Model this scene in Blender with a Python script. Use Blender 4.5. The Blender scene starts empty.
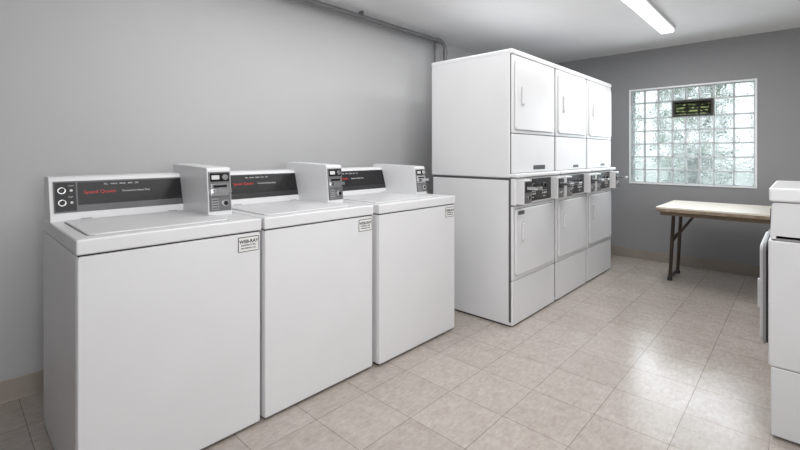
import bpy, bmesh, math, random
from mathutils import Vector, Matrix
random.seed(7)
C = bpy.context.scene.collection
sc = bpy.context.scene
sc.view_settings.view_transform = 'Standard'
R = math.radians

# ---------------- materials ----------------
def mat(name, col, rough=0.5, metal=0.0, coat=0.0, bump=0.0, bscale=200, var=0.0, vscale=3, emis=None, estr=0, spec=0.5):
    m = bpy.data.materials.new(name); m.use_nodes = True
    nt = m.node_tree; b = nt.nodes['Principled BSDF']
    b.inputs['Base Color'].default_value = (*col, 1)
    b.inputs['Roughness'].default_value = rough
    b.inputs['Metallic'].default_value = metal
    b.inputs['Specular IOR Level'].default_value = spec
    b.inputs['Coat Weight'].default_value = coat
    b.inputs['Coat Roughness'].default_value = 0.15
    tc = nt.nodes.new('ShaderNodeTexCoord')
    if bump:
        n = nt.nodes.new('ShaderNodeTexNoise'); n.inputs['Scale'].default_value = bscale
        n.inputs['Detail'].default_value = 3
        bp = nt.nodes.new('ShaderNodeBump'); bp.inputs['Strength'].default_value = bump; bp.inputs['Distance'].default_value = 0.002
        nt.links.new(tc.outputs['Object'], n.inputs['Vector'])
        nt.links.new(n.outputs['Fac'], bp.inputs['Height']); nt.links.new(bp.outputs['Normal'], b.inputs['Normal'])
    if var:
        n = nt.nodes.new('ShaderNodeTexNoise'); n.inputs['Scale'].default_value = vscale; n.inputs['Detail'].default_value = 5
        cr = nt.nodes.new('ShaderNodeValToRGB')
        cr.color_ramp.elements[0].position = 0.3; cr.color_ramp.elements[1].position = 0.7
        cr.color_ramp.elements[0].color = (*[c*(1-var) for c in col], 1)
        cr.color_ramp.elements[1].color = (*[min(1, c*(1+var)) for c in col], 1)
        nt.links.new(tc.outputs['Object'], n.inputs['Vector'])
        nt.links.new(n.outputs['Fac'], cr.inputs['Fac']); nt.links.new(cr.outputs['Color'], b.inputs['Base Color'])
    if emis:
        b.inputs['Emission Color'].default_value = (*emis, 1); b.inputs['Emission Strength'].default_value = estr
    return m

M = {}
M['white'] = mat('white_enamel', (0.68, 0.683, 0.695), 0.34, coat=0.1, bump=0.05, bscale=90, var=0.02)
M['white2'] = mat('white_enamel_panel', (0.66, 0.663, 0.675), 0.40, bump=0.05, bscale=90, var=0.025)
M['shaded'] = mat('shaded_white_enamel', (0.60, 0.603, 0.612), 0.42, bump=0.05, bscale=90, var=0.03)  # darker copy of the white enamel, shade put into its colour
M['whiteplastic'] = mat('white_plastic', (0.62, 0.62, 0.625), 0.45, var=0.02)
M['gap'] = mat('dark_gap', (0.02, 0.02, 0.02), 0.8, var=0.1)
M['softgap'] = mat('soft_gap', (0.22, 0.22, 0.22), 0.8, var=0.1)
M['joint'] = mat('joint_grey', (0.09, 0.09, 0.09), 0.8, var=0.1)
M['black'] = mat('black_panel', (0.012, 0.012, 0.013), 0.22, var=0.2, vscale=8, spec=.4)
M['charcoal'] = mat('charcoal_panel', (0.03, 0.031, 0.033), 0.4, var=0.25, vscale=6, spec=.3)
M['silver'] = mat('silver_panel', (0.22, 0.22, 0.225), 0.30, metal=0.5, var=0.1)
M['consoleface'] = mat('console_face', (0.11, 0.11, 0.115), 0.32, metal=0.4, var=0.2, vscale=5)
M['consoledark'] = mat('console_face_dark', (0.03, 0.03, 0.032), 0.30, metal=0.2, var=0.2, vscale=5)
M['grey'] = mat('grey_plastic', (0.30, 0.30, 0.31), 0.4, var=0.05)
M['chrome'] = mat('chrome', (0.66, 0.66, 0.67), 0.22, metal=1.0, var=0.05)
M['red'] = mat('red_print', (0.58, 0.03, 0.025), 0.5, var=0.03)
M['ink'] = mat('black_print', (0.02, 0.02, 0.02), 0.6, var=0.03)
M['paleink'] = mat('pale_print', (0.6, 0.6, 0.6), 0.6, var=0.03)
M['sticker'] = mat('sticker_paper', (0.72, 0.72, 0.71), 0.5, var=0.03)
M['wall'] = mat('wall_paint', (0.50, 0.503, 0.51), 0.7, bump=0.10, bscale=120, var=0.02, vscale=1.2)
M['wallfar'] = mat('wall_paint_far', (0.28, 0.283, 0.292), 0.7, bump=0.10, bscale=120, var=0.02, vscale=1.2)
M['ceil'] = mat('ceiling_paint', (0.80, 0.805, 0.815), 0.8, bump=0.15, bscale=80, var=0.02, vscale=1.5)
M['base'] = mat('vinyl_base', (0.38, 0.335, 0.295), 0.5, var=0.10, vscale=4)
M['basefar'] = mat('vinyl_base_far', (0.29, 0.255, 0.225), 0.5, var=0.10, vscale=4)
M['frame'] = mat('window_trim', (0.87, 0.90, 0.92), 0.5, var=0.04)
M['darkframe'] = mat('vent_frame', (0.02, 0.02, 0.02), 0.45, var=0.1)
M['laminate'] = mat('table_laminate', (0.68, 0.64, 0.56), 0.35, var=0.03, vscale=9)
M['edge'] = mat('table_edge', (0.15, 0.11, 0.075), 0.5, var=0.15, vscale=10)
M['edge2'] = mat('table_edge_worn', (0.26, 0.20, 0.14), 0.5, var=0.3, vscale=14)
M['legmetal'] = mat('leg_metal', (0.045, 0.032, 0.024), 0.42, var=0.15, vscale=12)
M['pipe'] = mat('pipe_paint', (0.16, 0.16, 0.165), 0.45, var=0.08, vscale=6)
M['leaf'] = mat('leaf', (0.19, 0.27, 0.16), 0.5, var=0.55, vscale=5)
M['bark'] = mat('bark', (0.12, 0.08, 0.05), 0.8, var=0.3, vscale=10)
M['ground'] = mat('ground', (0.36, 0.38, 0.34), 0.9, var=0.25, vscale=2)
M['diffuser'] = mat('light_diffuser', (0.9, 0.9, 0.9), 0.5, emis=(1, 0.98, 0.96), estr=1.4)
M['rubber'] = mat('rubber', (0.03, 0.03, 0.03), 0.7, var=0.1)
# joints between the blocks let some daylight through
m = M['mortar'] = mat('block_mortar', (0.95, 0.96, 0.97), 0.8, var=0.02)
nt = m.node_tree; tr = nt.nodes.new('ShaderNodeBsdfTranslucent'); tr.inputs['Color'].default_value = (1, 1, 1, 1)
mxs = nt.nodes.new('ShaderNodeMixShader'); mxs.inputs['Fac'].default_value = .78
nt.links.new(nt.nodes['Principled BSDF'].outputs[0], mxs.inputs[1]); nt.links.new(tr.outputs[0], mxs.inputs[2]); nt.links.new(mxs.outputs[0], nt.nodes['Material Output'].inputs['Surface'])

def floor_material():
    m = bpy.data.materials.new('vinyl_tile'); m.use_nodes = True
    nt = m.node_tree; b = nt.nodes['Principled BSDF']; L = nt.links.new
    tc = nt.nodes.new('ShaderNodeTexCoord')
    mp = nt.nodes.new('ShaderNodeMapping'); mp.inputs['Location'].default_value = (0.10, 0.05, 0)
    L(tc.outputs['Object'], mp.inputs['Vector'])
    br = nt.nodes.new('ShaderNodeTexBrick'); br.offset = 0.0; br.squash = 1.0
    br.inputs['Scale'].default_value = 1.0; br.inputs['Brick Width'].default_value = 0.305; br.inputs['Row Height'].default_value = 0.305
    br.inputs['Mortar Size'].default_value = 0.0016; br.inputs['Mortar Smooth'].default_value = 0.3
    br.inputs['Color1'].default_value = (0.410, 0.366, 0.334, 1); br.inputs['Color2'].default_value = (0.458, 0.412, 0.378, 1)
    br.inputs['Mortar'].default_value = (0.20, 0.173, 0.154, 1)
    L(mp.outputs['Vector'], br.inputs['Vector'])
    n1 = nt.nodes.new('ShaderNodeTexNoise'); n1.inputs['Scale'].default_value = 60; n1.inputs['Detail'].default_value = 6; n1.inputs['Roughness'].default_value = 0.75
    mp2 = nt.nodes.new('ShaderNodeMapping'); mp2.inputs['Scale'].default_value = (1, 0.35, 1); L(tc.outputs['Object'], mp2.inputs['Vector'])
    L(mp2.outputs['Vector'], n1.inputs['Vector'])
    r1 = nt.nodes.new('ShaderNodeValToRGB'); r1.color_ramp.elements[0].position = .35; r1.color_ramp.elements[1].position = .65
    r1.color_ramp.elements[0].color = (.84, .83, .82, 1); r1.color_ramp.elements[1].color = (1.07, 1.07, 1.07, 1)
    L(n1.outputs['Fac'], r1.inputs['Fac'])
    mx = nt.nodes.new('ShaderNodeMix'); mx.data_type = 'RGBA'; mx.blend_type = 'MULTIPLY'; mx.inputs['Factor'].default_value = 1
    L(br.outputs['Color'], mx.inputs['A']); L(r1.outputs['Color'], mx.inputs['B'])
    # fine soil in the tiles
    n2 = nt.nodes.new('ShaderNodeTexNoise'); n2.inputs['Scale'].default_value = 14; n2.inputs['Detail'].default_value = 9; n2.inputs['Roughness'].default_value = 0.74
    L(tc.outputs['Object'], n2.inputs['Vector'])
    r2 = nt.nodes.new('ShaderNodeValToRGB'); r2.color_ramp.elements[0].position = .34; r2.color_ramp.elements[1].position = .58
    r2.color_ramp.elements[0].color = (.74, .70, .67, 1); r2.color_ramp.elements[1].color = (1.02, 1.02, 1.02, 1)
    L(n2.outputs['Fac'], r2.inputs['Fac'])
    mx2 = nt.nodes.new('ShaderNodeMix'); mx2.data_type = 'RGBA'; mx2.blend_type = 'MULTIPLY'; mx2.inputs['Factor'].default_value = .5
    L(mx.outputs['Result'], mx2.inputs['A']); L(r2.outputs['Color'], mx2.inputs['B'])
    L(mx2.outputs['Result'], b.inputs['Base Color'])
    n3 = nt.nodes.new('ShaderNodeTexNoise'); n3.inputs['Scale'].default_value = 2; n3.inputs['Detail'].default_value = 5; n3.inputs['Roughness'].default_value = .6
    L(tc.outputs['Object'], n3.inputs['Vector'])
    mr = nt.nodes.new('ShaderNodeMapRange'); mr.inputs['From Min'].default_value = .35; mr.inputs['From Max'].default_value = .65
    mr.inputs['To Min'].default_value = .27; mr.inputs['To Max'].default_value = .16
    L(n3.outputs['Fac'], mr.inputs['Value']); L(mr.outputs['Result'], b.inputs['Roughness'])
    b.inputs['Specular IOR Level'].default_value = .62
    mth = nt.nodes.new('ShaderNodeMath'); mth.operation = 'SUBTRACT'
    mf = nt.nodes.new('ShaderNodeMath'); mf.operation = 'MULTIPLY'; mf.inputs[1].default_value = .06
    L(n1.outputs['Fac'], mf.inputs[0]); L(mf.outputs[0], mth.inputs[0]); L(br.outputs['Fac'], mth.inputs[1])
    bp = nt.nodes.new('ShaderNodeBump'); bp.inputs['Strength'].default_value = .28; bp.inputs['Distance'].default_value = .0015
    L(mth.outputs[0], bp.inputs['Height']); L(bp.outputs['Normal'], b.inputs['Normal'])
    return m
M['floor'] = floor_material()

def block_material():
    m = bpy.data.materials.new('glass_block'); m.use_nodes = True
    nt = m.node_tree; L = nt.links.new; nt.nodes.remove(nt.nodes['Principled BSDF'])
    out = nt.nodes['Material Output']
    g = nt.nodes.new('ShaderNodeBsdfGlass'); g.inputs['Color'].default_value = (.98, .99, .99, 1); g.inputs['Roughness'].default_value = .03; g.inputs['IOR'].default_value = 1.18
    t = nt.nodes.new('ShaderNodeBsdfTranslucent'); t.inputs['Color'].default_value = (.93, .97, 1, 1)
    tc = nt.nodes.new('ShaderNodeTexCoord')
    n = nt.nodes.new('ShaderNodeTexNoise'); n.inputs['Scale'].default_value = 30; n.inputs['Detail'].default_value = 1; n.inputs['Distortion'].default_value = .8
    bp = nt.nodes.new('ShaderNodeBump'); bp.inputs['Strength'].default_value = .55; bp.inputs['Distance'].default_value = .012
    L(tc.outputs['Object'], n.inputs['Vector']); L(n.outputs['Fac'], bp.inputs['Height']); L(bp.outputs['Normal'], g.inputs['Normal'])
    mx = nt.nodes.new('ShaderNodeMixShader'); mx.inputs['Fac'].default_value = .18
    L(g.outputs[0], mx.inputs[1]); L(t.outputs[0], mx.inputs[2]); L(mx.outputs[0], out.inputs['Surface'])
    return m
M['block'] = block_material()
def pane_material():
    m = bpy.data.materials.new('clear_pane'); m.use_nodes = True
    nt = m.node_tree; L = nt.links.new; nt.nodes.remove(nt.nodes['Principled BSDF'])
    out = nt.nodes['Material Output']
    t = nt.nodes.new('ShaderNodeBsdfTransparent'); t.inputs['Color'].default_value = (.44, .46, .30, 1)
    g = nt.nodes.new('ShaderNodeBsdfGlossy'); g.inputs['Roughness'].default_value = .05
    mx = nt.nodes.new('ShaderNodeMixShader'); mx.inputs['Fac'].default_value = .04
    L(t.outputs[0], mx.inputs[1]); L(g.outputs[0], mx.inputs[2]); L(mx.outputs[0], out.inputs['Surface'])
    return m
M['pane'] = pane_material()

# ---------------- mesh helpers ----------------
def merge(bm, src):
    me = bpy.data.meshes.new('tmp'); src.to_mesh(me); src.free(); bm.from_mesh(me); bpy.data.meshes.remove(me)
def box(bm, x0, x1, y0, y1, z0, z1, bev=0.0, seg=2):
    b = bmesh.new()
    r = bmesh.ops.create_cube(b, size=1)
    for v in b.verts:
        v.co = Vector((x0+(v.co.x+.5)*(x1-x0), y0+(v.co.y+.5)*(y1-y0), z0+(v.co.z+.5)*(z1-z0)))
    if bev > 0: bmesh.ops.bevel(b, geom=list(b.edges), offset=bev, segments=seg, affect='EDGES', profile=.6)
    merge(bm, b)
def prism(bm, prof, y0, y1, bev=0.0, seg=2):
    """profile in x,z extruded along y"""
    b = bmesh.new()
    A = [b.verts.new((x, y0, z)) for x, z in prof]; B = [b.verts.new((x, y1, z)) for x, z in prof]
    n = len(prof)
    b.faces.new(A); b.faces.new(B[::-1])
    for i in range(n): b.faces.new((A[i], B[i], B[(i+1) % n], A[(i+1) % n]))
    bmesh.ops.recalc_face_normals(b, faces=b.faces)
    if bev: bmesh.ops.bevel(b, geom=list(b.edges), offset=bev, segments=seg, affect='EDGES', profile=.6)
    merge(bm, b)
def rr(y0, y1, z0, z1, r, n=6):
    pts = []
    for cy, cz, a0 in ((y1-r, z1-r, 0), (y0+r, z1-r, 90), (y0+r, z0+r, 180), (y1-r, z0+r, 270)):
        for k in range(n+1):
            a = R(a0+90*k/n); pts.append((cy+r*math.cos(a), cz+r*math.sin(a)))
    return pts
def plate(bm, y0, y1, z0, z1, x0, x1, r=.02, bev=.004):
    b = bmesh.new()
    rings = []
    for x, s in ((x0, 0), (x1-bev, 0), (x1-bev*.3, bev*.35), (x1, bev)):
        rings.append([b.verts.new((x, p[0], p[1])) for p in rr(y0+s, y1-s, z0+s, z1-s, max(r-s, .0005))])
    n = len(rings[0])
    for k in range(3):
        for i in range(n):
            b.faces.new((rings[k][i], rings[k][(i+1) % n], rings[k+1][(i+1) % n], rings[k+1][i]))
    b.faces.new(rings[3]); b.faces.new(rings[0][::-1])
    bmesh.ops.recalc_face_normals(b, faces=b.faces)
    merge(bm, b)
def cyl(bm, p, q, r, seg=20, r2=None, bev=0):
    p = Vector(p); q = Vector(q); d = q-p
    b = bmesh.new()
    bmesh.ops.create_cone(b, cap_ends=True, segments=seg, radius1=r, radius2=r if r2 is None else r2, depth=d.length)
    if bev: bmesh.ops.bevel(b, geom=[e for e in b.edges if abs(e.verts[0].co.z-e.verts[1].co.z) < 1e-6], offset=bev, segments=2, affect='EDGES')
    mt = Matrix.Translation((p+q)/2) @ d.to_track_quat('Z', 'Y').to_matrix().to_4x4()
    bmesh.ops.transform(b, matrix=mt, verts=b.verts)
    merge(bm, b)
def tube(bm, pts, r, seg=12):
    pts = [Vector(p) for p in pts]; b = bmesh.new(); rings = []
    up = None
    for i, p in enumerate(pts):
        t = (pts[min(i+1, len(pts)-1)]-pts[max(i-1, 0)]).normalized()
        if up is None: up = t.orthogonal().normalized()
        up = (up - t*up.dot(t)).normalized(); s = t.cross(up)
        rings.append([b.verts.new(p+(up*math.cos(2*math.pi*k/seg)+s*math.sin(2*math.pi*k/seg))*r) for k in range(seg)])
    for i in range(len(rings)-1):
        for k in range(seg): b.faces.new((rings[i][k], rings[i][(k+1) % seg], rings[i+1][(k+1) % seg], rings[i+1][k]))
    b.faces.new(rings[0][::-1]); b.faces.new(rings[-1])
    bmesh.ops.recalc_face_normals(b, faces=b.faces)
    merge(bm, b)
def obj(name, bm, m, parent=None, label=None, smooth=True):
    me = bpy.data.meshes.new(name); bm.to_mesh(me); bm.free(); me.materials.append(m)
    o = bpy.data.objects.new(name, me); C.objects.link(o)
    if smooth:
        for p in me.polygons: p.use_smooth = True
        me.set_sharp_from_angle(angle=R(50))
        wn = o.modifiers.new('weighted', 'WEIGHTED_NORMAL'); wn.keep_sharp = True; wn.weight = 90
    if parent: o.parent = parent
    if label: o['label'] = label
    return o
def quick(name, m, parent, fn, *a, label=None, **k):
    bm = bmesh.new(); fn(bm, *a, **k); return obj(name, bm, m, parent, label)
def thing(name, label, cat, loc=(0, 0, 0), rz=0, group=None):
    o = bpy.data.objects.new(name, None); C.objects.link(o); o.empty_display_size = .1
    o.location = loc; o.rotation_euler = (0, 0, rz); o['label'] = label; o['category'] = cat
    if group: o['group'] = group
    return o
def struct(name, bm, m, parent=None, label=None):
    o = obj(name, bm, m, parent, label)
    if not parent: o['kind'] = 'structure'
    return o
def text_mesh(s, size, origin, xd, yd, depth=.0003, align='LEFT', shear=0.0, space=1.0):
    cu = bpy.data.curves.new('t', 'FONT'); cu.body = s; cu.size = size; cu.extrude = depth; cu.align_x = align; cu.shear = shear; cu.space_character = space
    o = bpy.data.objects.new('t', cu); C.objects.link(o)
    dg = bpy.context.evaluated_depsgraph_get()
    me = bpy.data.meshes.new_from_object(o.evaluated_get(dg))
    xd = Vector(xd).normalized(); yd = Vector(yd).normalized(); n = xd.cross(yd)
    for v in me.vertices: v.co = Vector(origin)+xd*v.co.x+yd*v.co.y+n*v.co.z
    bpy.data.objects.remove(o); bpy.data.curves.remove(cu)
    return me
def text_part(name, parent, m, items):
    for it in items:
        bold = it.pop('bold', 0)
        me = text_mesh(**it)
        if bold:
            b = bmesh.new()
            for dx, dy in ((0, 0), (bold, 0), (0, bold), (bold, bold)):
                n0 = len(b.verts); b.from_mesh(me); b.verts.ensure_lookup_table()
                off = Vector(it['xd']).normalized()*dx+Vector(it['yd']).normalized()*dy
                for v in b.verts[n0:]: v.co += off
            b.to_mesh(me); b.free()
        me.name = name; me.materials.clear(); me.materials.append(m)
        o = bpy.data.objects.new(name, me); C.objects.link(o); o.parent = parent
Yd, Zd = (0, 1, 0), (0, 0, 1)

# ---------------- room ----------------
XL, XR, YB, YF, H = -2.86, 1.5, -2.2, 5.55, 2.42
def s_box(name, m, *a, parent=None, **k):
    bm = bmesh.new(); box(bm, *a, **k); return struct(name, bm, m, parent)
s_box('floor', M['floor'], XL-.2, XR+.2, YB-.2, YF+.24, -.1, 0)
s_box('ceiling', M['ceil'], XL-.2, XR+.2, YB-.2, YF+.24, H, H+.2)
s_box('wall_left', M['wall'], XL-.2, XL, YB-.2, YF+.24, 0, H)
s_box('wall_right', M['wall'], XR, XR+.2, YB-.2, YF+.24, 0, H)
s_box('wall_back', M['wall'], XL, XR, YB-.2, YB, 0, H)
WX0, WX1, WZ0, WZ1 = -1.49, -.325, .875, 1.975
bm = bmesh.new()
box(bm, XL, WX0, YF, YF+.24, 0, H); box(bm, WX1, XR, YF, YF+.24, 0, H)
box(bm, WX0, WX1, YF, YF+.24, 0, WZ0); box(bm, WX0, WX1, YF, YF+.24, WZ1, H)
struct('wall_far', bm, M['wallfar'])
bm = bmesh.new(); prism(bm, [(XL, 0), (XL+.014, 0), (XL+.009, .012), (XL+.007, .1), (XL+.003, .108), (XL, .108)], YB, YF)
struct('baseboard_left', bm, M['base'])
bm = bmesh.new(); box(bm, XL+.014, XR, YF-.012, YF, 0, .108, .003)
struct('baseboard_far', bm, M['basefar'])
bm = bmesh.new(); box(bm, XR-.012, XR, YB, YF-.012, 0, .108, .003)
struct('baseboard_right', bm, M['base'])

# window of glass blocks
win = bpy.data.objects.new('window_1', None); C.objects.link(win); win['kind'] = 'structure'; win.location = (0, 0, 0)
win['label'] = 'glass block window with a small dark vent in it'
bm = bmesh.new(); fw = .018
y0f, y1f = YF-.006, YF+.11
box(bm, WX0, WX0+fw, y0f, y1f, WZ0, WZ1, .003); box(bm, WX1-fw, WX1, y0f, y1f, WZ0, WZ1, .003)
box(bm, WX0+fw, WX1-fw, y0f, y1f, WZ1-fw, WZ1, .003); box(bm, WX0+fw, WX1-fw, y0f-.008, y1f, WZ0, WZ0+fw, .003)
obj('window_frame', bm, M['frame'], win)
gx0, gx1, gz0, gz1 = WX0+fw, WX1-fw, WZ0+fw, WZ1-fw
GX = [gx0+v for v in (0, .139, .278, .417, .543, .669, .795, .962)]+[gx1]
nc = 8; nr = 7; GZ = [gz0+(gz1-gz0)*v for v in (0, .139, .278, .417, .556, .695, .862, 1)]
vent_cells = {(3, 5), (4, 5), (5, 5)}
jw = .008
bm = bmesh.new()
for i in range(nc):
    for j in range(nr):
        if (i, j) in vent_cells: continue
        box(bm, GX[i]+jw-.001, GX[i+1]-jw+.001, YF+.022, YF+.055, GZ[j]+jw-.001, GZ[j+1]-jw+.001, .004, 1)
obj('glass_blocks', bm, M['block'], win)
bm = bmesh.new()
for i in range(nc+1):
    x = GX[i]
    if i in (4, 5):
        box(bm, x-jw, x+jw, YF+.014, YF+.058, gz0, GZ[5]); box(bm, x-jw, x+jw, YF+.014, YF+.058, GZ[6], gz1)
    else: box(bm, max(x-jw, gx0), min(x+jw, gx1), YF+.014, YF+.058, gz0, gz1)
for j in range(nr+1):
    z = GZ[j]
    for i in range(nc):
        box(bm, GX[i]+jw, GX[i+1]-jw, YF+.015, YF+.057, max(z-jw, gz0), min(z+jw, gz1))
obj('mortar', bm, M['mortar'], win)
vx0, vx1, vz0, vz1 = GX[3]+.003, GX[6]-.003, GZ[5]+.001, GZ[6]+.001
bm = bmesh.new(); t = .020
box(bm, vx0, vx1, YF+.005, YF+.09, vz1-t, vz1, .002); box(bm, vx0, vx1, YF+.005, YF+.09, vz0, vz0+t, .002)
box(bm, vx0, vx0+t, YF+.005, YF+.09, vz0+t, vz1-t, .002); box(bm, vx1-t, vx1, YF+.005, YF+.09, vz0+t, vz1-t, .002)
v = obj('vent_frame', bm, M['darkframe'], win, 'dark vent frame')
ns = 4
for k in range(ns):
    zz = vz0+t+(vz1-vz0-2*t)*(k+.5)/ns+.004
    bm = bmesh.new(); prism(bm, [(0, zz-.010), (.014, zz+.004), (.016, zz+.009), (.002, zz-.005)], 0, 1)
    for q in bm.verts: q.co = Vector((vx0+t+q.co.y*(vx1-vx0-2*t), YF+.025+q.co.x, q.co.z))
    bmesh.ops.recalc_face_normals(bm, faces=bm.faces)
    obj('vent_slat', bm, M['darkframe'], win)
quick('vent_pane', M['pane'], win, box, vx0+t, vx1-t, YF+.055, YF+.058, vz0+t, vz1-t)
quick('vent_latch', M['darkframe'], win, box, (vx0+vx1)/2-.02, (vx0+vx1)/2+.02, YF-.004, YF+.008, vz1-t-.004, vz1-.003, .002)

# ---------------- washers ----------------
def feet(t, w, d, h=.03):
    for sx in (-1, 1):
        for sy in (-1, 1):
            bm = bmesh.new(); p = (sx*(d/2-.06), sy*(w/2-.06), 0)
            cyl(bm, p, (p[0], p[1], h*.4), .022, 16, .02); cyl(bm, (p[0], p[1], h*.4), (p[0], p[1], h+.002), .008, 10)
            obj('foot', bm, M['rubber'], t)

def washer(label, X, Y0, Y1, dz=0.0, first=False):
    w = Y1-Y0; hw = w/2
    t = thing('top_load_washer', label, 'washing machine', (X, (Y0+Y1)/2, 0), 0, 'coin washers along the left wall')
    feet(t, w, .71, .014)
    quick('base', M['gap'], t, box, -.33, .335, -hw+.012, hw-.012, .005, .04)
    quick('cabinet', M['white'], t, box, -.355, .345, -hw+.002, hw-.002, .012, .872, .012, 3)
    fp = quick('front_panel', M['white'], t, plate, -hw+.004, hw-.004, .014, .870, .343, .355, .010, .006)
    quick('joint_shadow', M['gap'], t, box, -.34, .348, -hw+.008, hw-.008, .866, .880)
    quick('top_deck', M['white'], t, box, -.355, .360, -hw, hw, .876, .93, .008, 3)
    lid = bmesh.new(); b = bmesh.new()
    ly0, ly1 = -hw+.045, hw-.12
    g = bmesh.new(); r0 = [g.verts.new((q[0], q[1], .9306)) for q in rr(-.154, .309, ly0-.004, ly1+.004, .034)]; g.faces.new(r0)
    bmesh.ops.recalc_face_normals(g, faces=g.faces); gb = bmesh.new(); merge(gb, g)
    obj('lid_reveal', gb, M['softgap'], t, smooth=False)
    rings = []
    for z, s in ((.926, 0), (.934, 0), (.9365, .003), (.937, .018), (.9325, .026)):
        rings.append([b.verts.new((q[0], q[1], z)) for q in rr(-.15+s, .305-s, ly0+s, ly1-s, .03-s*.5)])
    n = len(rings[0])
    for k in range(4):
        for i in range(n): b.faces.new((rings[k][i], rings[k][(i+1) % n], rings[k+1][(i+1) % n], rings[k+1][i]))
    b.faces.new(rings[-1]); bmesh.ops.recalc_face_normals(b, faces=b.faces); merge(lid, b)
    lo = obj('lid', lid, M['white'], t)
    for a, c in ((ly0+.06, ly0+.10), (ly1-.10, ly1-.06)):
        bm = bmesh.new(); cyl(bm, (-.152, a, .934), (-.152, c, .934), .006, 10); obj('hinge', bm, M['grey'], lo)
    # console
    cy0, cy1 = -hw+.004, hw-.12
    prof = [(-.35, .926), (-.185, .926), (-.188, .955), (-.235, 1.108), (-.250, 1.120), (-.35, 1.120)]
    con = quick('console', M['white'], t, prism, prof, cy0, cy1+.1, .005, 2)
    P0 = Vector((-.188, 0, .955)); P1 = Vector((-.235, 0, 1.108)); up = (P1-P0).normalized(); nrm = Vector((0, 1, 0)).cross(up)
    Ln = (P1-P0).length
    def cp(y, s, o=0.0): return P0+Vector((0, y, 0))+up*(s*Ln)+nrm*o
    def slab(bm, ya, yb, sa, sb, o0, o1):
        b = bmesh.new()
        lo_ = [b.verts.new(cp(y, s, o0)) for y, s in ((ya, sa), (yb, sa), (yb, sb), (ya, sb))]
        hi_ = [b.verts.new(cp(y, s, o1)) for y, s in ((ya, sa), (yb, sa), (yb, sb), (ya, sb))]
        b.faces.new(lo_[::-1]); b.faces.new(hi_)
        for i in range(4): b.faces.new((lo_[i], lo_[(i+1) % 4], hi_[(i+1) % 4], hi_[i]))
        merge(bm, b)
    quick('control_face', M['consoleface'] if first else M['consoledark'], con, slab, cy0+.014, cy1-.016, .06, .94, -.001, .0025)
    quick('control_band', M['black'], con, slab, cy0+.100, cy1-.020, .25, .90, .002, .0035)
    quick('selector_panel', M['charcoal'], con, slab, cy0+.019, cy0+.094, .10, .90, .002, .0030)
    for c in range(2):
        bm = bmesh.new(); p = cp(cy0+.043, .33+.34*c, .003)
        cyl(bm, p, p+nrm*.004, .0145, 24)
        k = obj('dial_ring', bm, M['chrome'], con)
        bm = bmesh.new(); cyl(bm, p+nrm*.004, p+nrm*.018, .0108, 24, .009, bev=.002)
        kn = obj('knob', bm, M['black'], k)
        bm = bmesh.new(); cyl(bm, cp(cy0+.077, .33+.34*c, .003), cp(cy0+.077, .33+.34*c, .006), .0055, 16); obj('indicator', bm, M['paleink'], con)
    text_part('brand_lettering', con, M['red'], [
        dict(s='Speed Queen', size=.0215, origin=cp(cy0+.122, .56, .0038), xd=Yd, yd=up, space=1.06)])
    text_part('panel_lettering', con, M['paleink'], [
        dict(s='Commercial Heavy Duty', size=.0120, origin=cp(cy0+.270, .57, .0038), xd=Yd, yd=up),
        dict(s='FILL   WASH   RINSE   SPIN   OFF', size=.0100, origin=cp(cy0+.20, .800, .0038), xd=Yd, yd=up),
        dict(s='HOT', size=.008, origin=cp(cy0+.066, .47, .0034), xd=Yd, yd=up),
        dict(s='COLD', size=.008, origin=cp(cy0+.066, .79, .0034), xd=Yd, yd=up)])
    # coin box standing on the right of the deck
    ky0, ky1 = hw-.138, hw-.024
    prof = [(-.335, .926), (.120, .926), (.120, .940), (.100, 1.146-dz), (.090, 1.156-dz), (-.335, 1.168-dz)]
    cb = quick('coin_box', M['white'], t, prism, prof, ky0, ky1, .006, 2)
    Q0 = Vector((.1192, 0, .947)); Q1 = Vector((.1010, 0, 1.138-dz)); qu = (Q1-Q0).normalized(); qn = Vector((0, 1, 0)).cross(qu)
    kz = (Q1-Q0).length/.192
    f2 = lambda y, z, o: Q0+Vector((0, y, 0))+qu*z*kz+qn*o
    def slab2(bm, ya, yb, za, zb, o0, o1):
        b = bmesh.new()
        lo_ = [b.verts.new(f2(y, z, o0)) for y, z in ((ya, za), (yb, za), (yb, zb), (ya, zb))]
        hi_ = [b.verts.new(f2(y, z, o1)) for y, z in ((ya, za), (yb, za), (yb, zb), (ya, zb))]
        b.faces.new(lo_[::-1]); b.faces.new(hi_)
        for i in range(4): b.faces.new((lo_[i], lo_[(i+1) % 4], hi_[(i+1) % 4], hi_[i]))
        bmesh.ops.bevel(b, geom=list(b.edges), offset=.001, segments=2, affect='EDGES')
        merge(bm, b)
    mid = (ky0+ky1)/2
    quick('coin_plate', M['silver'], cb, slab2, ky0+.005, ky1-.005, .002, .188, -.002, .004)
    cw_ = quick('coin_window', M['black'], cb, slab2, ky0+.012, ky1-.012, .142, .182, .003, .007)
    bm = bmesh.new(); p = f2(mid+.024, .162, .006); cyl(bm, p, p+qn*.008, .014, 24, bev=.001); obj('dial', bm, M['chrome'], cw_)
    bm = bmesh.new(); slab2(bm, ky0+.018, mid-.002, .152, .172, .006, .0085); pd = obj('price_display', bm, M['paleink'], cw_)
    pl = quick('instruction_plate', M['grey'], cb, slab2, ky0+.014, mid-.010, .010, .064, .006, .0085)
    for k in range(4):
        bm = bmesh.new(); slab2(bm, ky0+.017, mid-.013, .016+.012*k, .0195+.012*k, .008, .0105); obj('instruction_line', bm, M['ink'], pl)
    quick('coin_backplate', M['chrome'], cb, slab2, ky0+.014, ky1-.014, .074, .132, .003, .008)
    sl = quick('coin_slide', M['chrome'], cb, slab2, ky0+.018, ky1-.018, .088, .106, .007, .045)
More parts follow.
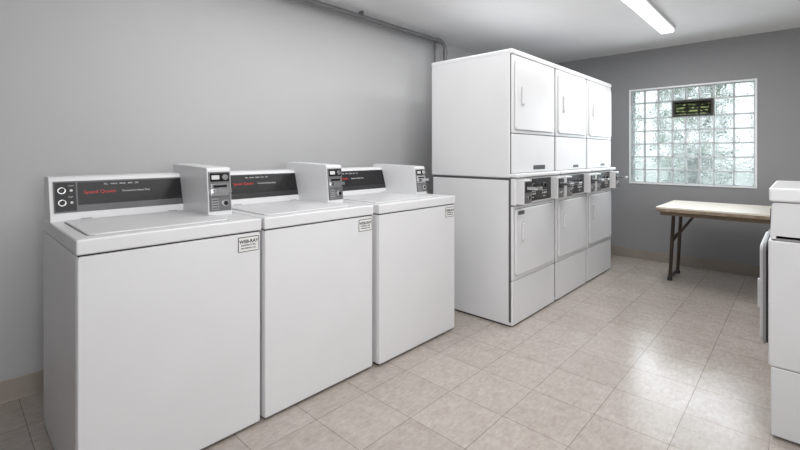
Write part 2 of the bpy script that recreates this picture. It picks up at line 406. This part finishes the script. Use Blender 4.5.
    for k in range(3):
        bm = bmesh.new(); slab2(bm, ky0+.030+.022*k, ky0+.035+.022*k, .103, .1075, .014, .040); obj('coin_slot', bm, M['black'], sl)
    bm = bmesh.new(); slab2(bm, ky0+.024, ky1-.024, .113, .125, .007, .0100); obj('slide_opening', bm, M['black'], cb)
    cd = quick('cash_door', M['silver'], cb, slab2, ky0+.012, ky1-.012, .006, .068, .002, .0065)
    bm = bmesh.new(); p = f2(mid+.022, .038, .005)
    cyl(bm, p, p+qn*.009, .018, 24, bev=.002)
    lk = obj('lock', bm, M['chrome'], cb)
    bm = bmesh.new(); cyl(bm, p+qn*.009, p+qn*.0105, .010, 16); obj('keyhole', bm, M['black'], lk)
    sy1 = hw-.012; sy0 = sy1-.098
    st = quick('sticker', M['ink'], fp, plate, sy0, sy1, .790, .856, .3545, .3562, .004, .0005)
    quick('sticker_field', M['sticker'], st, box, .356, .3568, sy0+.0032, sy1-.0032, .7932, .8528)
    text_part('sticker_lettering', st, M['ink'], [
        dict(s='WEB-RAY', size=.0205, origin=(.357, (sy0+sy1)/2, .828), xd=Yd, yd=Zd, align='CENTER', bold=.0010),
        dict(s='COMPANY, INC.', size=.010, origin=(.357, (sy0+sy1)/2, .8155), xd=Yd, yd=Zd, align='CENTER', bold=.0005),
        dict(s='FOR SERVICE CALL', size=.0085, origin=(.357, (sy0+sy1)/2, .803), xd=Yd, yd=Zd, align='CENTER', bold=.0005)])
    return t
washer('white top-loading coin washer nearest the camera, with its whole control console in view', -2.138, .303, .982, 0, True)
washer('white top-loading coin washer standing between the other two washers', -2.135, .994, 1.673)
washer('white top-loading coin washer next to the stacked dryers', -2.115, 1.697, 2.435, .025)

# ---------------- stacked dryers ----------------
def dryer(label, Y0, Y1, first):
    w = Y1-Y0-.020; hw = w/2
    t = thing('stacked_dryer', label, 'dryer', (-1.84, (Y0+Y1)/2, 0), 0, 'stacked dryers in a row of three')
    feet(t, w, .70, .012)
    quick('base', M['gap'], t, box, -.34, .338, -hw+.008, hw-.008, .004, .05)
    quick('lower_cabinet', M['white'], t, box, -.350, .345, -hw+.004, hw-.004, .010, 1.034, .008, 3)
    quick('stacking_joint', M['joint'], t, box, -.345, .338, -hw+.010, hw-.010, 1.030, 1.062)
    quick('upper_cabinet', M['white'], t, box, -.36, .347, -hw-.004, hw+.004, 1.050, 1.945, .012, 4)
    quick('stacking_lip', M['white'], t, box, .330, .408, -hw-.002, hw+.002, 1.054, 1.082, .010, 4)
    quick('top_panel', M['white'], t, box, -.362, .366, -hw-.005, hw+.005, 1.925, 1.962, .012, 4)
    quick('front_joint', M['joint'], t, box, .335, .350, -hw+.001, hw-.001, .035, 1.925)
    lp = quick('lower_panel', M['white2'], t, plate, -hw+.006, hw-.006, .012, .322, .343, .362, .008, .006)
    quick('lower_door_frame', M['white'], t, plate, -hw+.006, hw-.006, .3255, .850, .343, .362, .008, .006)
    quick('middle_panel', M['white2'], t, plate, -hw+.006, hw-.006, 1.084, 1.364, .343, .362, .008, .006)
    quick('upper_door_frame', M['white'], t, plate, -hw+.006, hw-.006, 1.3675, 1.922, .343, .362, .008, .006)
    for z0, z1, hz in ((.360, .828, .665), (1.392, 1.888, 1.64)):
        bm = bmesh.new(); plate(bm, -hw+.0315, hw-.0375, z0-.0025, z1+.0025, .360, .3632, .028, .001)
        obj('door_gasket', bm, M['softgap'], t)
        bm = bmesh.new()
        plate(bm, -hw+.034, hw-.040, z0, z1, .3625, .378, .025, .007)
        d = obj('door', bm, M['white'], t)
        hy = -hw+.125
        quick('handle_plate', M['whiteplastic'], d, plate, hy-.028, hy+.028, hz-.075, hz+.075, .377, .381, .012, .002)
        quick('handle_recess_shade', M['grey'], d, plate, hy-.021, hy+.022, hz-.064, hz+.064, .3805, .3820, .010, .0008)  # flat grey plate, paints the shade of a recessed grip
        quick('handle', M['white'], d, box, .381, .393, hy-.020, hy+.010, hz-.062, hz+.062, .005, 3)
        for zz in (z0+.07, z1-.07):
            bm = bmesh.new(); cyl(bm, (.366, hw-.029, zz-.03), (.366, hw-.029, zz+.03), .005, 12); obj('hinge', bm, M['grey'], d)
    # controls on a white fascia
    cp = quick('control_housing', M['white2'], t, box, .34, .385, -hw+.005, hw-.005, .858, 1.048, .006, 3)
    quick('control_face', M['black'], cp, plate, -hw+.140, hw-.140, .874, 1.038, .384, .3905, .008, .001)
    for s in (-1, 1):
        yy = s*.095
        bm = bmesh.new(); cyl(bm, (.390, yy, .982), (.396, yy, .982), .022, 24); dl = obj('dial_ring', bm, M['silver'], cp)
        bm = bmesh.new(); cyl(bm, (.396, yy, .982), (.410, yy, .982), .016, 24, .014, bev=.002); obj('knob', bm, M['black'], dl)
        for k in range(3):
            bm = bmesh.new(); cyl(bm, (.390, yy-.03+.03*k, .925), (.395, yy-.03+.03*k, .925), .0065, 18, .006)
            obj('selector_button', bm, M['paleink'], cp)
    text_part('panel_lettering', cp, M['paleink'], [
        dict(s='HIGH  MED  LOW', size=.011, origin=(.3907, -.095, .939), xd=Yd, yd=Zd, align='CENTER'),
        dict(s='HIGH  MED  LOW', size=.011, origin=(.3907, .095, .939), xd=Yd, yd=Zd, align='CENTER'),
        dict(s='UPPER', size=.012, origin=(.3907, -.095, .895), xd=Yd, yd=Zd, align='CENTER'),
        dict(s='LOWER', size=.012, origin=(.3907, .095, .895), xd=Yd, yd=Zd, align='CENTER')])
    for s in (-1, 1):
        c = s*(hw-.074)
        k = quick('coin_box', M['whiteplastic'], cp, box, .38, .444, c-.060, c+.060, .866, 1.040, .006, 3)
        quick('coin_plate', M['silver'], k, plate, c-.052, c+.052, .876, 1.031, .4435, .447, .005, .001)
        bp_ = quick('coin_backplate', M['black'], k, plate, c-.044, c+.044, .951, 1.024, .4465, .451, .004, .001)
        sl = quick('coin_slide', M['chrome'], k, box, .450, .535, c-.036, c+.036, .972, .993, .003, 2)
        for q in range(3):
            bm = bmesh.new(); box(bm, .48, .52, c-.024+.022*q, c-.020+.022*q, .992, .9938); obj('coin_slot', bm, M['black'], sl)
        bm = bmesh.new(); cyl(bm, (.445, c, .914), (.457, c, .914), .020, 24, bev=.002)
        lk = obj('lock', bm, M['chrome'], k)
        bm = bmesh.new(); cyl(bm, (.457, c, .914), (.4585, c, .914), .011, 16); obj('keyhole', bm, M['black'], lk)
    quick('nameplate', M['charcoal'], t, plate, *((-.03, .17) if first else (.02, .14)), 1.102, 1.135 if first else 1.124, .3615, .3635, .004, .0005)
    if first: quick('sticker', M['joint'], t, plate, -hw+.06, -hw+.15, .788, .815, .3775, .3795, .003, .0005)
    return t
dryer('tall white stacked pair of coin dryers nearest the washers, side panel in view', 2.710, 3.440, True)
dryer('tall white stacked pair of coin dryers between the other two stacks', 3.440, 4.145, False)
dryer('tall white stacked pair of coin dryers at the window end of the row', 4.145, 4.860, False)

# ---------------- front loader at right ----------------
t = thing('front_load_washer', 'white front-loading washer cut off by the right edge of the photo', 'washing machine', (.25, 2.77, 0), math.pi)
hw = .34
feet(t, .68, .70, .02)
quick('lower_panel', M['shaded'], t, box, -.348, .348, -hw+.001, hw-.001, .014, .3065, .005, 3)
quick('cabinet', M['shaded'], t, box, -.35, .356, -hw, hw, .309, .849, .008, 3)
quick('joint_shadow', M['softgap'], t, box, -.34, .330, -hw+.004, hw-.004, .295, .87)
prof = [(-.35, .854), (.350, .854), (.350, .87), (.346, 1.00), (.338, 1.012), (-.35, 1.012)]
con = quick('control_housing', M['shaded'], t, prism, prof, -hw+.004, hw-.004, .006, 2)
quick('top_panel', M['white'], t, box, -.354, .354, -hw-.004, hw+.004, 1.016, 1.076, .012, 4)
quick('top_joint', M['softgap'], t, box, -.34, .340, -hw+.008, hw-.008, 1.006, 1.02)
quick('door_seal', M['charcoal'], t, plate, -.250, .250, .367, .817, .354, .368, .03, .001)
dr = quick('door', M['grey'], t, plate, -.254, .254, .364, .820, .367, .378, .03, .003, label='grey door rim')
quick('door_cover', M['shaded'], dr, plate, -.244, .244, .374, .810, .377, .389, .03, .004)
bm = bmesh.new(); cyl(bm, (.388, 0, .59), (.394, 0, .59), .17, 48, .16); obj('door_rim', bm, M['grey'], dr)
bm = bmesh.new(); cyl(bm, (.393, 0, .59), (.396, 0, .59), .15, 48); obj('door_glass', bm, M['black'], dr)
quick('handle', M['shaded'], dr, box, .387, .398, .20, .225, .52, .65, .005, 3)
quick('control_face', M['black'], con, box, .340, .352, -.2, .28, .90, .98, .002)

# ---------------- table ----------------
tx0, tx1, ty0, ty1, th = -.985, .83, 4.50, 5.27, .735
t = thing('folding_table', 'long folding table with beige top and dark metal legs under the window', 'table', (0, 0, 0))
quick('tabletop', M['laminate'], t, box, tx0+.002, tx1-.002, ty0+.002, ty1-.002, th-.018, th, .003)
quick('edge_band', M['edge2'], t, box, tx0, tx1, ty0, ty1, th-.042, th-.014, .003, label='worn brown edge band')
bm = bmesh.new()
box(bm, tx0+.03, tx1-.03, ty0+.03, ty0+.05, th-.078, th-.040); box(bm, tx0+.03, tx1-.03, ty1-.05, ty1-.03, th-.078, th-.040)
box(bm, tx0+.03, tx0+.05, ty0+.05, ty1-.05, th-.078, th-.040); box(bm, tx1-.05, tx1-.03, ty0+.05, ty1-.05, th-.078, th-.040)
obj('apron', bm, M['edge'], t, 'dark brown apron rail')
for x, s in ((tx0+.055, 1), (tx1-.055, -1)):
    lean = .035*s
    def lp_(y, z): return (x+lean*z/th, y, z)
    for y in (ty0+.30, ty1-.12):
        bm = bmesh.new(); tube(bm, [lp_(y, th-.06), lp_(y, .02)], .0155)
        l = obj('leg', bm, M['legmetal'], t)
        bm = bmesh.new(); cyl(bm, (x, y, 0), (x, y, .035), .023, 14, .019); obj('rubber_foot', bm, M['rubber'], l)
    for z in (.035, .42):
        bm = bmesh.new(); tube(bm, [lp_(ty0+.30, z), lp_(ty1-.12, z)], .013); obj('crossbar', bm, M['legmetal'], t)
    bm = bmesh.new(); ym = ty0+.34
    tube(bm, [lp_(ym, .38), (x+s*.22, ym, th-.05)], .012)
    br = obj('brace', bm, M['legmetal'], t)
    bm = bmesh.new(); tube(bm, [(x+s*.22, ty0+.05, th-.05), (x+s*.22, ty1-.05, th-.05)], .009); obj('brace_rod', bm, M['legmetal'], br)

# ---------------- ceiling light ----------------
lx, ly0, ly1 = -.93, 3.40, 4.70
t = thing('ceiling_light', 'long white fluorescent light fixture mounted on the ceiling', 'light fixture', (lx, (ly0+ly1)/2, H))
L2 = (ly1-ly0)/2
quick('housing', M['whiteplastic'], t, box, -.068, .068, -L2, L2, -.030, -.0005, .003)
prof = [(-.056, -.020), (.056, -.020), (.056, -.047), (.048, -.056), (-.048, -.056), (-.056, -.047)]
bm = bmesh.new(); prism(bm, prof, -L2+.014, L2-.014); obj('diffuser', bm, M['diffuser'], t)
for s in (-1, 1):
    bm = bmesh.new(); prism(bm, [(x*1.10, z*1.06) for x, z in prof], s*L2-(.015 if s > 0 else 0), s*L2+(.015 if s < 0 else 0)); obj('end_cap', bm, M['whiteplastic'], t)

# ---------------- pipe ----------------
def pipe(name, label, px, pz, py, r, coup, brk, elbow=.08):
    t = thing(name, label, 'pipe', (0, 0, 0))
    pts = [(px, YB+.01, pz), (px, py-elbow, pz)]
    for k in range(1, 9):
        a = R(90*k/8); pts.append((px, py-elbow+elbow*math.sin(a), pz-elbow*(1-math.cos(a))))
    pts.append((px, py, .002))
    bm = bmesh.new(); tube(bm, pts, r, 16); obj('pipe', bm, M['pipe'], t)
    for y in coup:
        bm = bmesh.new(); cyl(bm, (px, y-.03, pz), (px, y+.03, pz), r+.005, 20, bev=.002); obj('coupling', bm, M['pipe'], t)
    bm = bmesh.new(); cyl(bm, (px, py, pz-elbow-.05), (px, py, pz-elbow), r+.005, 20, bev=.002); obj('coupling', bm, M['pipe'], t)
    for y in brk:
        bm = bmesh.new(); box(bm, px-r-.004, px+r+.004, y-.008, y+.008, pz+.006, H-.001, .002); obj('bracket', bm, M['pipe'], t)
pipe('conduit_pipe', 'thicker grey pipe under the ceiling along the left wall, turning down behind the dryers', XL+.16, H-.048, 3.56, .020, (-1.2, 1.75, 3.45), (.2, 2.4))
pipe('thin_conduit', 'thin grey conduit between the thicker ceiling pipe and the left wall', XL+.09, H-.024, 3.48, .011, (1.2,), (.4, 2.2), .05)

# ---------------- outside ----------------
bm = bmesh.new(); box(bm, -60, 60, YF+.24, 120, -.3, -.05); struct('ground', bm, M['ground'])
def shrub(label, cx, cy, rx, ry, h, n, seed):
    rnd = random.Random(seed)
    t = thing('leafy_shrub', label, 'shrub', (cx, cy, -.05), 0, 'shrubs outside the window')
    for k in range(6):
        bm = bmesh.new(); a = rnd.random()*6.28
        tube(bm, [(.02*math.cos(a), .02*math.sin(a), 0), (rx*.2*math.cos(a), ry*.2*math.sin(a), h*.4), (rx*.6*math.cos(a), ry*.6*math.sin(a), h*.85)], .015, 8)
        obj('stem', bm, M['bark'], t)
    b = bmesh.new()
    for k in range(n):
        while True:
            p = Vector((rnd.uniform(-1, 1), rnd.uniform(-1, 1), rnd.uniform(-1, 1)))
            if .3 < p.length < 1.25: break
        s = rnd.uniform(.05, .095)
        p = Vector((p.x*(rx-.10), p.y*(ry-.10), h*.58+p.z*h*.39))
        q = Matrix.Rotation(rnd.uniform(0, 6.28), 3, 'Z') @ Matrix.Rotation(rnd.uniform(-1.2, 1.2), 3, 'X') @ Matrix.Rotation(rnd.uniform(-1, 1), 3, 'Y')
        vs = [b.verts.new(p+q @ Vector(c)*s) for c in ((0, -1, 0), (.38, -.3, .06), (.3, .45, .05), (0, 1, -.1), (-.3, .45, .05), (-.38, -.3, .06))]
        b.faces.new(vs)
    obj('foliage', b, M['leaf'], t, smooth=False)
shrub('green leafy shrub outside behind the left part of the window', -2.35, 7.3, .62, .5, 2.9, 680, 1)
shrub('green leafy shrub outside behind the middle of the window', -1.15, 7.3, .57, .5, 3.0, 680, 2)
shrub('green leafy shrub outside behind the right part of the window', .05, 7.3, .62, .5, 2.9, 680, 3)

# ---------------- light ----------------
wd = bpy.data.worlds.new('sky'); sc.world = wd; wd.use_nodes = True
wn = wd.node_tree; bg = wn.nodes['Background']; bg.inputs['Strength'].default_value = 2.05
tcw = wn.nodes.new('ShaderNodeTexCoord'); sx = wn.nodes.new('ShaderNodeSeparateXYZ'); crw = wn.nodes.new('ShaderNodeValToRGB')
crw.color_ramp.elements[0].color = (.86, .93, .96, 1); crw.color_ramp.elements[1].color = (.76, .87, 1, 1)
wn.links.new(tcw.outputs['Generated'], sx.inputs[0]); wn.links.new(sx.outputs['Z'], crw.inputs['Fac']); wn.links.new(crw.outputs['Color'], bg.inputs['Color'])
def area(name, loc, target, sx_, sy_, power, col=(1, 1, 1), spread=180):
    l = bpy.data.lights.new(name, 'AREA'); l.shape = 'RECTANGLE'; l.size = sx_; l.size_y = sy_; l.energy = power; l.color = col; l.spread = R(spread)
    o = bpy.data.objects.new(name, l); C.objects.link(o); o.location = loc
    o.rotation_euler = (Vector(target)-Vector(loc)).to_track_quat('-Z', 'Y').to_euler(); return o
area('fixture_lamp', (lx, 4.05, H-.07), (lx, 4.05, 0), .12, 1.25, 17, (1, .99, .97))
area('ceiling_fill', (-1.1, 2.2, H-.03), (-1.1, 2.2, 0), 2.6, 3.2, 44, (1, .995, .99))  # added broad fill under the ceiling for even light, no fixture there
area('bounce_fill', (1.2, .3, 1.6), (-2.6, 2.7, 1.5), 1.3, 1.2, 35, (1, 1, 1), 130)  # added unseen fill from the camera side, lifts wall and machine fronts
area('room_fill', (.6, -1.2, H-.1), (-1.2, 1.2, .4), 1.2, 1.0, 13, (1, 1, 1))  # added unseen fill behind the camera, not a lamp of the room
area('window_daylight', (-.9, YF-.16, 1.45), (-1.0, 0, .5), 1.0, .9, 10, (.88, .95, 1))
su = bpy.data.lights.new('sun', 'SUN'); su.energy = 2.5; su.angle = .02
so = bpy.data.objects.new('sun', su); C.objects.link(so); so.rotation_euler = (R(38), 0, R(-15))

# ---------------- camera ----------------
cam = bpy.data.cameras.new('camera'); co = bpy.data.objects.new('camera', cam); C.objects.link(co)
co.location = (0, 0, 1.22); co.rotation_euler = (R(90), 0, R(43.2))
cam.sensor_width = 36; cam.lens = 428/800*36; cam.shift_y = -71/800; cam.clip_start = .05
sc.camera = co
